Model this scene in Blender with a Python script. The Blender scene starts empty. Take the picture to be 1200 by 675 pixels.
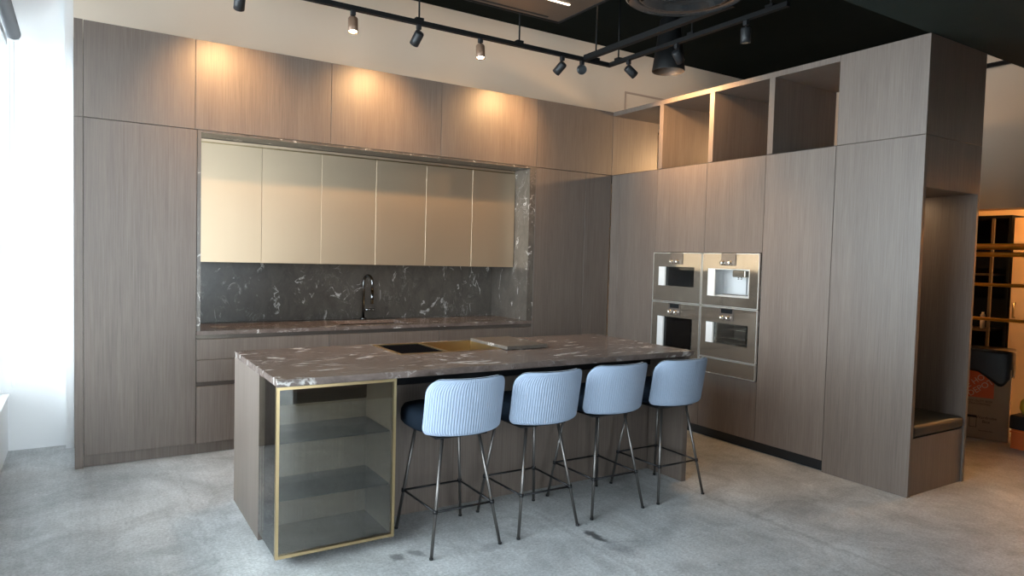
import bpy, bmesh, math, random
from mathutils import Vector, Matrix
random.seed(4)
scene = bpy.context.scene
COL = scene.collection
PI = math.pi

# ------------------------------------------------------------------ materials
def new_mat(name):
    m = bpy.data.materials.new(name); m.use_nodes = True
    nt = m.node_tree; nt.nodes.clear()
    out = nt.nodes.new('ShaderNodeOutputMaterial')
    return m, nt, out

def principled(nt, out, **kw):
    p = nt.nodes.new('ShaderNodeBsdfPrincipled')
    for k, v in kw.items():
        p.inputs[k].default_value = v
    nt.links.new(p.outputs[0], out.inputs[0])
    return p

def rgb(r, g, b): return (r, g, b, 1.0)

def plain(name, col, rough=.5, metal=0., coat=0., bump=0., bscale=200., var=0.04, spec=.5):
    """one colour with a faint procedural unevenness"""
    m, nt, out = new_mat(name)
    p = principled(nt, out, Roughness=rough, Metallic=metal)
    p.inputs['Coat Weight'].default_value = coat
    p.inputs['Specular IOR Level'].default_value = spec
    geo = nt.nodes.new('ShaderNodeNewGeometry')
    n = nt.nodes.new('ShaderNodeTexNoise'); n.inputs['Scale'].default_value = 6; n.inputs['Detail'].default_value = 4
    nt.links.new(geo.outputs['Position'], n.inputs['Vector'])
    r = nt.nodes.new('ShaderNodeValToRGB')
    a, b = 1 - var, 1 + var
    r.color_ramp.elements[0].color = (col[0]*a, col[1]*a, col[2]*a, 1)
    r.color_ramp.elements[1].color = (col[0]*b, col[1]*b, col[2]*b, 1)
    nt.links.new(n.outputs[0], r.inputs[0]); nt.links.new(r.outputs[0], p.inputs['Base Color'])
    if bump:
        n2 = nt.nodes.new('ShaderNodeTexNoise'); n2.inputs['Scale'].default_value = bscale; n2.inputs['Detail'].default_value = 3
        nt.links.new(geo.outputs['Position'], n2.inputs['Vector'])
        bp = nt.nodes.new('ShaderNodeBump'); bp.inputs['Strength'].default_value = bump; bp.inputs['Distance'].default_value = .002
        nt.links.new(n2.outputs[0], bp.inputs['Height']); nt.links.new(bp.outputs[0], p.inputs['Normal'])
    return m

def wood(name, dark, light, rough=.42):
    m, nt, out = new_mat(name)
    p = principled(nt, out, Roughness=rough)
    geo = nt.nodes.new('ShaderNodeNewGeometry')
    oi = nt.nodes.new('ShaderNodeObjectInfo')
    add = nt.nodes.new('ShaderNodeVectorMath'); add.operation = 'MULTIPLY_ADD'
    nt.links.new(oi.outputs['Random'], add.inputs[0]); add.inputs[1].default_value = (13, 7, 5)
    nt.links.new(geo.outputs['Position'], add.inputs[2])
    def noise(sx, sz, det, rgh=.55):
        mp = nt.nodes.new('ShaderNodeMapping'); mp.inputs['Scale'].default_value = (sx, sx, sz)
        nt.links.new(add.outputs[0], mp.inputs[0])
        n = nt.nodes.new('ShaderNodeTexNoise'); n.inputs['Scale'].default_value = 1
        n.inputs['Detail'].default_value = det; n.inputs['Roughness'].default_value = rgh
        nt.links.new(mp.outputs[0], n.inputs['Vector']); return n
    fine = noise(150, 3.0, 5, .7); broad = noise(9, .35, 3)
    mix = nt.nodes.new('ShaderNodeMix'); mix.data_type = 'FLOAT'; mix.inputs[0].default_value = .25
    nt.links.new(fine.outputs[0], mix.inputs[2]); nt.links.new(broad.outputs[0], mix.inputs[3])
    r = nt.nodes.new('ShaderNodeValToRGB')
    r.color_ramp.elements[0].position = .3; r.color_ramp.elements[0].color = (*dark, 1)
    r.color_ramp.elements[1].position = .7; r.color_ramp.elements[1].color = (*light, 1)
    nt.links.new(mix.outputs[0], r.inputs[0])
    hv = nt.nodes.new('ShaderNodeHueSaturation')
    mr = nt.nodes.new('ShaderNodeMapRange'); mr.inputs[3].default_value = .94; mr.inputs[4].default_value = 1.06
    nt.links.new(oi.outputs['Random'], mr.inputs[0]); nt.links.new(mr.outputs[0], hv.inputs['Value'])
    nt.links.new(r.outputs[0], hv.inputs['Color']); nt.links.new(hv.outputs[0], p.inputs['Base Color'])
    bp = nt.nodes.new('ShaderNodeBump'); bp.inputs['Strength'].default_value = .12; bp.inputs['Distance'].default_value = .001
    nt.links.new(fine.outputs[0], bp.inputs['Height']); nt.links.new(bp.outputs[0], p.inputs['Normal'])
    return m

def marble(name, base_a, base_b, stretch=(1, 1, 1), rough=.22, white=1.0, bold=.030):
    m, nt, out = new_mat(name)
    p = principled(nt, out, Roughness=rough)
    geo = nt.nodes.new('ShaderNodeNewGeometry')
    mp = nt.nodes.new('ShaderNodeMapping'); mp.inputs['Scale'].default_value = stretch
    mp.inputs['Rotation'].default_value = (.3, .25, .35)
    nt.links.new(geo.outputs['Position'], mp.inputs[0])
    def noise(sc, det, rgh=.6, dist=0., off=0.):
        n = nt.nodes.new('ShaderNodeTexNoise'); n.inputs['Scale'].default_value = sc
        n.inputs['Detail'].default_value = det; n.inputs['Roughness'].default_value = rgh
        n.inputs['Distortion'].default_value = dist
        if off:
            a = nt.nodes.new('ShaderNodeVectorMath'); a.operation = 'ADD'; a.inputs[1].default_value = (off, off*.7, off*1.3)
            nt.links.new(mp.outputs[0], a.inputs[0]); nt.links.new(a.outputs[0], n.inputs['Vector'])
        else: nt.links.new(mp.outputs[0], n.inputs['Vector'])
        return n
    def math_(op, a, b=None, c=None):
        n = nt.nodes.new('ShaderNodeMath'); n.operation = op; n.use_clamp = False
        for i, v in enumerate((a, b, c)):
            if v is None: continue
            if isinstance(v, (int, float)): n.inputs[i].default_value = v
            else: nt.links.new(v, n.inputs[i])
        return n.outputs[0]
    def rng(v, a, b, c=0., d=1.):
        n = nt.nodes.new('ShaderNodeMapRange'); n.interpolation_type = 'SMOOTHSTEP'
        n.inputs[1].default_value = a; n.inputs[2].default_value = b; n.inputs[3].default_value = c; n.inputs[4].default_value = d
        nt.links.new(v, n.inputs[0]); return n.outputs[0]
    cl = noise(8, 9, .74, .8)
    r = nt.nodes.new('ShaderNodeValToRGB')
    r.color_ramp.elements[0].position = .32; r.color_ramp.elements[0].color = (*base_a, 1)
    r.color_ramp.elements[1].position = .7; r.color_ramp.elements[1].color = (*base_b, 1)
    nt.links.new(cl.outputs[0], r.inputs[0])
    # bold broken veins
    v1 = noise(2.6, 5, .55, 1.1, 3.1)
    d1 = math_('ABSOLUTE', math_('SUBTRACT', v1.outputs[0], .5))
    k1 = rng(d1, bold, .003)
    m1 = rng(noise(7, 3, .6, 0, 9.).outputs[0], .51, .60)
    # thin faint veins
    v2 = noise(4.5, 6, .6, 1.6, 6.4)
    d2 = math_('ABSOLUTE', math_('SUBTRACT', v2.outputs[0], .5))
    k2 = rng(d2, .014, .0)
    m2 = rng(noise(4, 3, .6, 0, 1.7).outputs[0], .45, .65, 0, .38)
    # flecks
    k3 = rng(noise(17, 4, .6, .8, 12.).outputs[0], .68, .76, 0, .5)
    tot = math_('MINIMUM', math_('ADD', math_('ADD', math_('MULTIPLY', k1, m1), math_('MULTIPLY', k2, m2)), k3), 1.)
    tot = math_('MULTIPLY', tot, white)
    mx = nt.nodes.new('ShaderNodeMix'); mx.data_type = 'RGBA'
    nt.links.new(tot, mx.inputs[0]); nt.links.new(r.outputs[0], mx.inputs[6]); mx.inputs[7].default_value = (.68, .64, .61, 1)
    nt.links.new(mx.outputs[2], p.inputs['Base Color'])
    return m

def concrete(name):
    m, nt, out = new_mat(name)
    p = principled(nt, out, Roughness=.42)
    geo = nt.nodes.new('ShaderNodeNewGeometry')
    def noise(sc, det, rgh=.6, dist=0., mscale=None):
        n = nt.nodes.new('ShaderNodeTexNoise'); n.inputs['Scale'].default_value = sc
        n.inputs['Detail'].default_value = det; n.inputs['Roughness'].default_value = rgh; n.inputs['Distortion'].default_value = dist
        if mscale:
            mp = nt.nodes.new('ShaderNodeMapping'); mp.inputs['Scale'].default_value = mscale; mp.inputs['Rotation'].default_value = (0, 0, .5)
            nt.links.new(geo.outputs['Position'], mp.inputs[0]); nt.links.new(mp.outputs[0], n.inputs['Vector'])
        else: nt.links.new(geo.outputs['Position'], n.inputs['Vector'])
        return n
    def ramp(src, a, ca, b, cb):
        r = nt.nodes.new('ShaderNodeValToRGB')
        r.color_ramp.elements[0].position = a; r.color_ramp.elements[0].color = (*ca, 1)
        r.color_ramp.elements[1].position = b; r.color_ramp.elements[1].color = (*cb, 1)
        nt.links.new(src, r.inputs[0]); return r
    def mixc(a, b, fac, mode='MULTIPLY'):
        x = nt.nodes.new('ShaderNodeMix'); x.data_type = 'RGBA'; x.blend_type = mode
        if isinstance(fac, float): x.inputs[0].default_value = fac
        else: nt.links.new(fac, x.inputs[0])
        nt.links.new(a, x.inputs[6])
        if isinstance(b, tuple): x.inputs[7].default_value = b
        else: nt.links.new(b, x.inputs[7])
        return x.outputs[2]
    base = ramp(noise(1.1, 7, .62, .4).outputs[0], .3, (.385, .40, .405), .72, (.675, .69, .695))
    blot = ramp(noise(2.7, 6, .7, .9).outputs[0], .35, (.70, .70, .70), .6, (1.04, 1.04, 1.04))
    grain = ramp(noise(70, 4, .7).outputs[0], .3, (.66, .66, .66), .7, (1.20, 1.20, 1.20))
    streak = ramp(noise(1, 5, .7, .3, (24, 1.6, 1)).outputs[0], .35, (.9, .9, .9), .65, (1.06, 1.06, 1.06))
    c = mixc(base.outputs[0], blot.outputs[0], 1.); c = mixc(c, grain.outputs[0], 1.); c = mixc(c, streak.outputs[0], .8)
    # pits and dark spatter
    sp = ramp(noise(38, 3, .65, .4).outputs[0], .66, (0, 0, 0), .72, (1, 1, 1))
    ms = ramp(noise(1.3, 4, .6).outputs[0], .48, (0, 0, 0), .62, (1, 1, 1))
    spm = mixc(sp.outputs[0], ms.outputs[0], 1.)
    c = mixc(c, (.42, .43, .44, 1), spm)
    # three oily stains and an old filled saw-cut, where they lie
    def mth(op, a, b=None):
        n = nt.nodes.new('ShaderNodeMath'); n.operation = op
        for i, v in enumerate((a, b)):
            if v is None: continue
            if isinstance(v, (int, float)): n.inputs[i].default_value = v
            else: nt.links.new(v, n.inputs[i])
        return n.outputs[0]
    wn = nt.nodes.new('ShaderNodeTexNoise'); wn.inputs['Scale'].default_value = 14; wn.inputs['Detail'].default_value = 4
    nt.links.new(geo.outputs['Position'], wn.inputs['Vector'])
    wv = nt.nodes.new('ShaderNodeVectorMath'); wv.operation = 'MULTIPLY_ADD'; wv.inputs[1].default_value = (.09, .09, 0); nt.links.new(wn.outputs['Color'], wv.inputs[0]); nt.links.new(geo.outputs['Position'], wv.inputs[2])
    for (sx, sy, ax, ay, rot, k) in ((-3.25, -2.30, .035, .05, .3, .38), (-3.15, -2.30, .025, .06, .3, .5), (-2.205, -2.58, .032, .10, .1, .22), (-2.19, -2.76, .05, .14, .1, .7), (-2.78, -2.42, .07, .05, 0, .75)):
        mp = nt.nodes.new('ShaderNodeMapping'); mp.vector_type = 'TEXTURE'
        mp.inputs['Location'].default_value = (sx+.045, sy+.045, 0); mp.inputs['Rotation'].default_value = (0, 0, rot); mp.inputs['Scale'].default_value = (ax, ay, 1)
        nt.links.new(wv.outputs[0], mp.inputs[0])
        ln = nt.nodes.new('ShaderNodeVectorMath'); ln.operation = 'LENGTH'; nt.links.new(mp.outputs[0], ln.inputs[0])
        r = nt.nodes.new('ShaderNodeMapRange'); r.interpolation_type = 'SMOOTHSTEP'; r.inputs[1].default_value = 1.35; r.inputs[2].default_value = .5
        nt.links.new(ln.outputs['Value'], r.inputs[0])
        c = mixc(c, (k, k, k*1.02, 1), r.outputs[0])
    sxyz = nt.nodes.new('ShaderNodeSeparateXYZ'); nt.links.new(wv.outputs[0], sxyz.inputs[0])
    for (xo, k, wd) in ((-1.115, .80, .03), (-2.25, .90, .02), (-3.99, .86, .012)):
        dd = mth('ABSOLUTE', mth('SUBTRACT', sxyz.outputs[0], xo))
        r = nt.nodes.new('ShaderNodeMapRange'); r.interpolation_type = 'SMOOTHSTEP'; r.inputs[1].default_value = wd; r.inputs[2].default_value = .004
        nt.links.new(dd, r.inputs[0]); c = mixc(c, (k, k, k, 1), r.outputs[0])
    # pale worn scuffs
    sc = ramp(noise(9, 5, .7, 1.2).outputs[0], .62, (0, 0, 0), .75, (.55, .55, .55))
    c = mixc(c, (.68, .68, .67, 1), sc.outputs[0], 'MIX')
    nt.links.new(c, p.inputs['Base Color'])
    rr = nt.nodes.new('ShaderNodeMapRange'); rr.inputs[3].default_value = .3; rr.inputs[4].default_value = .6
    nt.links.new(noise(3, 5).outputs[0], rr.inputs[0]); nt.links.new(rr.outputs[0], p.inputs['Roughness'])
    bp = nt.nodes.new('ShaderNodeBump'); bp.inputs['Strength'].default_value = .12; bp.inputs['Distance'].default_value = .003
    nt.links.new(noise(45, 5, .7).outputs[0], bp.inputs['Height']); nt.links.new(bp.outputs[0], p.inputs['Normal'])
    return m

def glass(name, tint, refl=1.0, base=0.):
    """thin pane: tinted see-through plus mirror reflection by Fresnel"""
    m, nt, out = new_mat(name)
    t = nt.nodes.new('ShaderNodeBsdfTransparent'); t.inputs[0].default_value = (*tint, 1)
    g = nt.nodes.new('ShaderNodeBsdfGlossy'); g.inputs['Roughness'].default_value = .01
    g.inputs[0].default_value = (refl, refl, refl, 1)
    f = nt.nodes.new('ShaderNodeFresnel'); f.inputs[0].default_value = 1.5
    mx = nt.nodes.new('ShaderNodeMixShader')
    mxx = nt.nodes.new('ShaderNodeMath'); mxx.operation = 'MAXIMUM'; mxx.inputs[1].default_value = base
    nt.links.new(f.outputs[0], mxx.inputs[0]); nt.links.new(mxx.outputs[0], mx.inputs[0]); nt.links.new(t.outputs[0], mx.inputs[1]); nt.links.new(g.outputs[0], mx.inputs[2])
    nt.links.new(mx.outputs[0], out.inputs[0])
    return m

def emitter(name, col, s):
    m, nt, out = new_mat(name)
    e = nt.nodes.new('ShaderNodeEmission'); e.inputs[0].default_value = (*col, 1); e.inputs[1].default_value = s
    nt.links.new(e.outputs[0], out.inputs[0]); return m

M = {}
M['oak'] = wood('oak_veneer', (.104, .079, .065), (.196, .157, .132))
M['marble'] = marble('brown_marble_slab', (.076, .064, .053), (.142, .119, .099), (1.25, 1, .8), rough=.3, white=.8, bold=.017)
M['marble_top'] = marble('brown_marble_worktop', (.088, .066, .057), (.222, .174, .153), (.62, 1.5, 1), .22, .82)
M['concrete'] = concrete('polished_concrete')
M['plaster'] = plain('painted_plaster', (.80, .71, .60), .85, bump=.05, bscale=90, var=.015)
M['tan_plaster'] = plain('tan_plaster', (.60, .50, .40), .85, bump=.05, bscale=90, var=.02)
M['white'] = plain('white_paint', (.86, .87, .88), .7, var=.01)
M['black_ceiling'] = plain('black_painted_ceiling', (.008, .011, .0095), .9, bump=.3, bscale=30, var=.15, spec=.05)
M['soffit'] = plain('charcoal_soffit_board', (.018, .025, .022), .9, var=.12, spec=.1)
M['lacquer'] = plain('champagne_lacquer', (.66, .515, .36), .42, .9, var=.015)
M['black'] = plain('black_powder_coat', (.014, .015, .017), .38, .2)
M['black_soft'] = plain('black_gap_liner', (.010, .010, .010), .7)
M['track_black'] = plain('matt_black_track', (.008, .0085, .009), .55, spec=.2)
M['lamp_black'] = plain('spotlight_black', (.016, .017, .019), .48, .1)
M['brass'] = plain('brushed_brass', (.56, .42, .23), .30, 1., var=.06)
M['bronze'] = plain('bronzed_profile', (.36, .27, .15), .34, 1., var=.06)
M['rail_brass'] = plain('gilded_rail', (.75, .46, .10), .28, 1., var=.08)
M['steel'] = plain('brushed_steel', (.62, .62, .62), .24, 1.)
M['frame_steel'] = plain('steel_trim', (.80, .79, .77), .35, .85)
M['window_glint'] = plain('painted_window_reflection', (.82, .82, .82), .4, .2)
M['oven_glass'] = plain('bronze_mirror_glass', (.40, .345, .285), .07, .82, var=.02)
M['knob'] = plain('satin_knob', (.82, .80, .77), .22, 1.)
M['panel_grey'] = plain('control_panel_grey', (.20, .17, .15), .18, .6)
M['screen'] = plain('dark_display', (.012, .014, .016), .08)
M['cavity'] = plain('dark_enamel', (.03, .033, .037), .3, .1)
M['cavity_light'] = plain('pale_enamel', (.70, .70, .70), .4)
M['chrome'] = plain('polished_gunmetal', (.22, .22, .22), .12, 1.)
M['smoke'] = glass('smoked_glass', (.85, .85, .80), .95, .085)
M['shelf_glass'] = glass('smoked_shelf_glass', (.70, .71, .69), .9, .10)
M['clear'] = glass('clear_window_glass', (.96, .98, .98))
M['cooker'] = plain('black_ceramic', (.005, .005, .006), .8, spec=.0)
M['cord'] = plain('light_blue_corduroy', (.315, .385, .50), .9, bump=.2, bscale=400, var=.05, spec=.2)
M['piping'] = plain('pale_piping', (.62, .70, .80), .6)
M['navy'] = plain('navy_velvet', (.006, .011, .019), .85, bump=.1, var=.1, spec=.12)
M['leg'] = plain('gunmetal_tube', (.17, .16, .152), .36, .9)
M['rail_leg'] = plain('black_tube', (.022, .022, .024), .36, .6)
M['leather'] = plain('dark_olive_leather', (.020, .020, .017), .55, bump=.15, bscale=120)
M['card'] = plain('grey_brown_card', (.42, .32, .22), .8, var=.05)
M['card_tan'] = plain('tan_card', (.60, .38, .16), .8, var=.05)
M['print_orange'] = plain('orange_print', (.62, .13, .05), .8)
M['print_white'] = plain('pale_print', (.62, .48, .36), .8)
M['print_dark'] = plain('dark_print', (.04, .03, .025), .8)
M['bag'] = plain('black_shiny_cloth', (.007, .009, .012), .30, bump=.25, bscale=20)
M['crate'] = plain('orange_plastic', (.75, .16, .03), .45)
M['yellow'] = plain('yellow_plastic', (.80, .52, .05), .5)
M['case_black'] = plain('black_cabinet', (.005, .006, .008), .8, spec=.1)
M['case_edge'] = plain('brown_shelf_edge', (.09, .065, .04), .6)
M['door_cream'] = plain('cream_door', (.72, .55, .36), .6)
M['seam'] = plain('plaster_groove', (.50, .40, .33), .9)
M['unseen_wall'] = plain('dark_unseen_wall', (.05, .048, .045), .8)  # for walls out of view, darkened to cut bounced light
M['hood'] = plain('bronze_hood_panel', (.16, .115, .085), .34, .55, var=.03)
M['blind'] = plain('charcoal_blind', (.085, .09, .10), .6)
M['grey_bar'] = plain('grey_window_bar', (.45, .46, .47), .5)
M['lens_on'] = emitter('lit_spot_lens', (1., .74, .42), 90.)
M['led'] = emitter('lit_led_strip', (1., .78, .55), 9.)
M['glow_housing'] = plain('glow_toned_housing', (.24, .15, .10), .45, .3)  # inner glow of the lit spots put into their housing colour
M['dome'] = plain('gloss_black_enamel', (.020, .023, .025), .16, .3, coat=.6)
M['can_inner'] = plain('can_inner_brown', (.10, .07, .05), .5)
M['pale_roll'] = plain('pale_roll', (.80, .72, .60), .6)

# ------------------------------------------------------------------ geometry
class MB:
    def __init__(self): self.bm = bmesh.new()
    def box(self, x0, x1, y0, y1, z0, z1, bevel=0., seg=2):
        vs = [self.bm.verts.new((x, y, z)) for x in (x0, x1) for y in (y0, y1) for z in (z0, z1)]
        F = [(0, 1, 3, 2), (4, 6, 7, 5), (0, 4, 5, 1), (2, 3, 7, 6), (0, 2, 6, 4), (1, 5, 7, 3)]
        fs = [self.bm.faces.new([vs[i] for i in f]) for f in F]
        if bevel:
            es = list({e for f in fs for e in f.edges})
            bmesh.ops.bevel(self.bm, geom=es, offset=bevel, segments=seg, profile=.5, affect='EDGES')
        return self
    def obox(self, o, ex, ey, ez, bevel=0.):
        o, ex, ey, ez = map(Vector, (o, ex, ey, ez))
        vs = [self.bm.verts.new(o + a*ex + b*ey + c*ez) for a in (0, 1) for b in (0, 1) for c in (0, 1)]
        F = [(0, 1, 3, 2), (4, 6, 7, 5), (0, 4, 5, 1), (2, 3, 7, 6), (0, 2, 6, 4), (1, 5, 7, 3)]
        fs = [self.bm.faces.new([vs[i] for i in f]) for f in F]
        if bevel:
            es = list({e for f in fs for e in f.edges})
            bmesh.ops.bevel(self.bm, geom=es, offset=bevel, segments=2, profile=.5, affect='EDGES')
        return self
    def tube(self, pts, r, seg=12, r2=None, caps=True):
        pts = [Vector(p) for p in pts]; n = len(pts); rings = []
        prev = None
        for i, p in enumerate(pts):
            t = (pts[min(i+1, n-1)] - pts[max(i-1, 0)]).normalized()
            if prev is None:
                a = Vector((0, 0, 1)) if abs(t.z) < .9 else Vector((1, 0, 0))
                u = t.cross(a).normalized()
            else:
                u = (prev - t*prev.dot(t)).normalized()
            prev = u; v = t.cross(u)
            rr = r if r2 is None else r + (r2-r)*i/(n-1)
            rings.append([self.bm.verts.new(p + rr*(math.cos(k*2*PI/seg)*u + math.sin(k*2*PI/seg)*v)) for k in range(seg)])
        for a, b in zip(rings, rings[1:]):
            for k in range(seg):
                f = self.bm.faces.new((a[k], a[(k+1) % seg], b[(k+1) % seg], b[k])); f.smooth = True
        if caps:
            self.bm.faces.new(list(reversed(rings[0]))); self.bm.faces.new(rings[-1])
        return self
    def lathe(self, prof, o, axis=(0, 0, 1), seg=32, smooth=True):
        """prof: (radius, distance along axis)"""
        o = Vector(o); t = Vector(axis).normalized()
        a = Vector((0, 0, 1)) if abs(t.z) < .9 else Vector((1, 0, 0))
        u = t.cross(a).normalized(); v = t.cross(u); rings = []
        for r, h in prof:
            if r < 1e-6: rings.append([self.bm.verts.new(o + t*h)])
            else: rings.append([self.bm.verts.new(o + t*h + r*(math.cos(k*2*PI/seg)*u + math.sin(k*2*PI/seg)*v)) for k in range(seg)])
        for A, B in zip(rings, rings[1:]):
            for k in range(seg):
                k2 = (k+1) % seg
                if len(A) == 1 and len(B) == 1: continue
                if len(A) == 1: f = self.bm.faces.new((A[0], B[k2], B[k]))
                elif len(B) == 1: f = self.bm.faces.new((A[k], A[k2], B[0]))
                else: f = self.bm.faces.new((A[k], A[k2], B[k2], B[k]))
                f.smooth = smooth
        return self
    def grid(self, fn, nu, nv, closed_u=False):
        vs = [[self.bm.verts.new(fn(i, j)) for j in range(nv)] for i in range(nu)]
        for i in range(nu if closed_u else nu-1):
            for j in range(nv-1):
                f = self.bm.faces.new((vs[i][j], vs[(i+1) % nu][j], vs[(i+1) % nu][j+1], vs[i][j+1])); f.smooth = True
        return vs
    def frame_xz(self, x0, x1, z0, z1, w, y0, y1):
        """rectangular frame in a plane y"""
        self.box(x0, x0+w, y0, y1, z0, z1); self.box(x1-w, x1, y0, y1, z0, z1)
        self.box(x0+w, x1-w, y0, y1, z0, z0+w); self.box(x0+w, x1-w, y0, y1, z1-w, z1); return self
    def frame_yz(self, y0, y1, z0, z1, w, x0, x1):
        self.box(x0, x1, y0, y0+w, z0, z1); self.box(x0, x1, y1-w, y1, z0, z1)
        self.box(x0, x1, y0+w, y1-w, z0, z0+w); self.box(x0, x1, y0+w, y1-w, z1-w, z1); return self
    def build(self, name, mat, parent=None, recalc=True):
        bm = self.bm
        if recalc: bmesh.ops.recalc_face_normals(bm, faces=bm.faces[:])
        if parent is None:
            xs = [v.co for v in bm.verts]
            lo = Vector((min(c.x for c in xs), min(c.y for c in xs), min(c.z for c in xs)))
            hi = Vector((max(c.x for c in xs), max(c.y for c in xs), max(c.z for c in xs)))
            org = Vector(((lo.x+hi.x)/2, (lo.y+hi.y)/2, lo.z))
        else: org = wloc(parent)
        for v in bm.verts: v.co -= org
        me = bpy.data.meshes.new(name); bm.to_mesh(me); bm.free()
        me.materials.append(mat)
        o = bpy.data.objects.new(name, me); COL.objects.link(o)
        if parent is None: o.location = org
        else: o.parent = parent
        return o

def wloc(o):
    v = Vector(o.location)
    while o.parent: o = o.parent; v += Vector(o.location)
    return v

def tag(o, label=None, cat=None, group=None, kind=None):
    for k, v in (('label', label), ('category', cat), ('group', group), ('kind', kind)):
        if v: o[k] = v
    return o

def thing(name, label, cat, loc, group=None):
    o = bpy.data.objects.new(name, None); COL.objects.link(o); o.location = loc; o.empty_display_size = .1
    return tag(o, label, cat, group)

def struct(name, mb, mat):
    return tag(mb.build(name, mat), kind='structure')

def copy_tree(o, parent=None):
    c = o.copy(); COL.objects.link(c)
    if parent: c.parent = parent
    for ch in list(o.children): copy_tree(ch, c)
    return c

def text_mesh(name, body, size, mat, parent, matrix, align='CENTER', thick=.0006):
    cu = bpy.data.curves.new(name, 'FONT'); cu.body = body; cu.size = size; cu.extrude = thick
    cu.align_x = align; cu.align_y = 'CENTER'
    tmp = bpy.data.objects.new(name + '_outline', cu)
    me = bpy.data.meshes.new_from_object(tmp)
    bpy.data.objects.remove(tmp); bpy.data.curves.remove(cu)
    me.name = name
    org = wloc(parent)
    me.transform(Matrix.Translation(-org) @ matrix)
    me.materials.clear(); me.materials.append(mat)
    o = bpy.data.objects.new(name, me); COL.objects.link(o); o.parent = parent
    return o

# ------------------------------------------------------------------ the room
CEIL = 3.88; YF = -8.6; WY = -4.5; XW = -5.04; XR = 2.75
struct('floor', MB().box(XW-.3, 5., YF-.3, 1.1, -.1, 0), M['concrete'])
struct('ceiling', MB().box(XW-.3, XR+.25, YF-.3, 1.1, CEIL, CEIL+.1), M['black_ceiling'])
struct('ceiling_soffit', MB().box(-1.6, XR, -5.6, -3.066, 3.0115, CEIL), M['soffit'])
wb = MB()
wb.box(-4.632, XR+.25, .60, 1.0, 3.03, CEIL)             # above the cupboards
wb.box(-4.632, XR+.25, .705, 1.0, 0, 3.03)
struct('wall_back', wb, M['plaster'])
struct('wall_corner', MB().box(XW-.3, -4.6855, .705, 1.0, 0, CEIL).box(-4.685, -4.6325, .60, 1.0, 0, CEIL), M['white'])   # white part beside the window
fr = MB()
fr.box(.655, 2.2, .592, .60, 3.412, 3.432); fr.box(.655, .675, .592, .60, 3.03, 3.412)
struct('trim_1', fr, M['seam'])
wl = MB()
wl.box(XW-.28, XW, YF, .705, 0, .40)
wl.box(XW-.28, XW, YF, .705, 3.14, CEIL)
wl.box(XW-.28, XW, YF, WY, .40, 3.14)
struct('wall_left', wl, M['white'])
struct('trim_2', MB().box(XW-.28, XW+.012, WY, .70, .40, .425, .004), M['white'])   # window sill
w1 = MB().frame_yz(WY, .70, .426, 3.14, .06, XW-.20, XW-.12)
for y in (-1.1, -2.6): w1.box(XW-.19, XW-.13, y-.025, y+.025, .486, 3.08)
w1o = struct('window_1', w1, M['white'])
bar = MB().box(XW-.188, XW-.128, WY+.06, .64, 1.46, 1.52)
bar.build('window_bar', M['grey_bar'], w1o)
MB().box(XW-.163, XW-.157, WY+.06, .64, .486, 3.08).build('window_pane', M['clear'], w1o)
# far end of the shop behind the viewpoint
wf = MB()
wf.box(-1.2, XR+.25, YF-.2, YF, 0, CEIL); wf.box(XW-.28, -1.2, YF-.2, YF, 3.0, CEIL); wf.box(XW-.28, -1.2, YF-.2, YF, 0, .12)
struct('wall_front', wf, M['unseen_wall'])
struct('wall_light_block', MB().box(-2.8, XR, -5.75, -5.601, 0, CEIL), M['unseen_wall'])  # unseen wall added to keep daylight off the column side
w2 = MB().frame_xz(XW, -1.2, .12, 3.0, .07, YF-.14, YF-.05)
for x in (-3.7, -2.5): w2.box(x-.03, x+.03, YF-.13, YF-.06, .19, 2.93)
w2o = struct('window_2', w2, M['black'])
MB().box(XW+.07, -1.27, YF-.10, YF-.094, .19, 2.93).build('window_pane', M['clear'], w2o)
# right wall with the opening to the store room
wr = MB()
wr.box(XR, XR+.25, YF, .705, 2.092, CEIL)
wr.box(XR, XR+.25, YF, -4.6, 0, 2.092); wr.box(XR, XR+.25, -1.2, .705, 0, 2.092)
struct('wall_right', wr, M['tan_plaster'])
ws = MB()
ws.box(3.9, 4.0, -4.8, -.9, 0, 2.5); ws.box(XR+.25, 3.9, -4.9, -4.8, 0, 2.5); ws.box(XR+.25, 3.9, -1.0, -.9, 0, 2.5)
struct('wall_storeroom', ws, M['door_cream'])
struct('ceiling_storeroom', MB().box(XR+.25, 4.0, -4.9, -.9, 2.4, 2.5), M['plaster'])

# ------------------------------------------------------------------ cabinets, back run
H = 3.01; HM = 2.37; PL = .083; G = .0015; T = .02; DEP = .59
MB().box(-4.574, -.001, .032, .05, 0, PL-.001).build('plinth', M['oak'])
tag(bpy.data.objects['plinth'], 'recessed dark wood plinth along floor under the back wall cabinets', 'plinth')
ep = MB(); ep.box(-4.625, -4.575, 0, DEP, 0, HM-.002); ep.box(-4.625, -4.575, 0, DEP, HM+.001, H)
tag(ep.build('end_panel', M['oak']), 'narrow full-height wood end panel closing the cabinets next to the white wall', 'panel')

def cabinet_y(name, label, cat, x0, x1, z0, z1, fronts, group=None, dep=DEP, y=0., front_mat='oak', body_mat='oak', front_name='door'):
    """cabinet facing -y; fronts: (x0,x1,z0,z1,name)"""
    t = thing(name, label, cat, ((x0+x1)/2, y+.3, z0), group)
    MB().box(x0+.0006, x1-.0006, y+T+.001, y+dep, z0, z1).build('body', M[body_mat], t)
    for f in fronts:
        MB().box(f[0]+G, f[1]-G, y, y+T, f[2]+G, f[3]-G, .0012, 1).build(f[4] if len(f) > 4 else front_name, M[front_mat], t)
    return t

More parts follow.
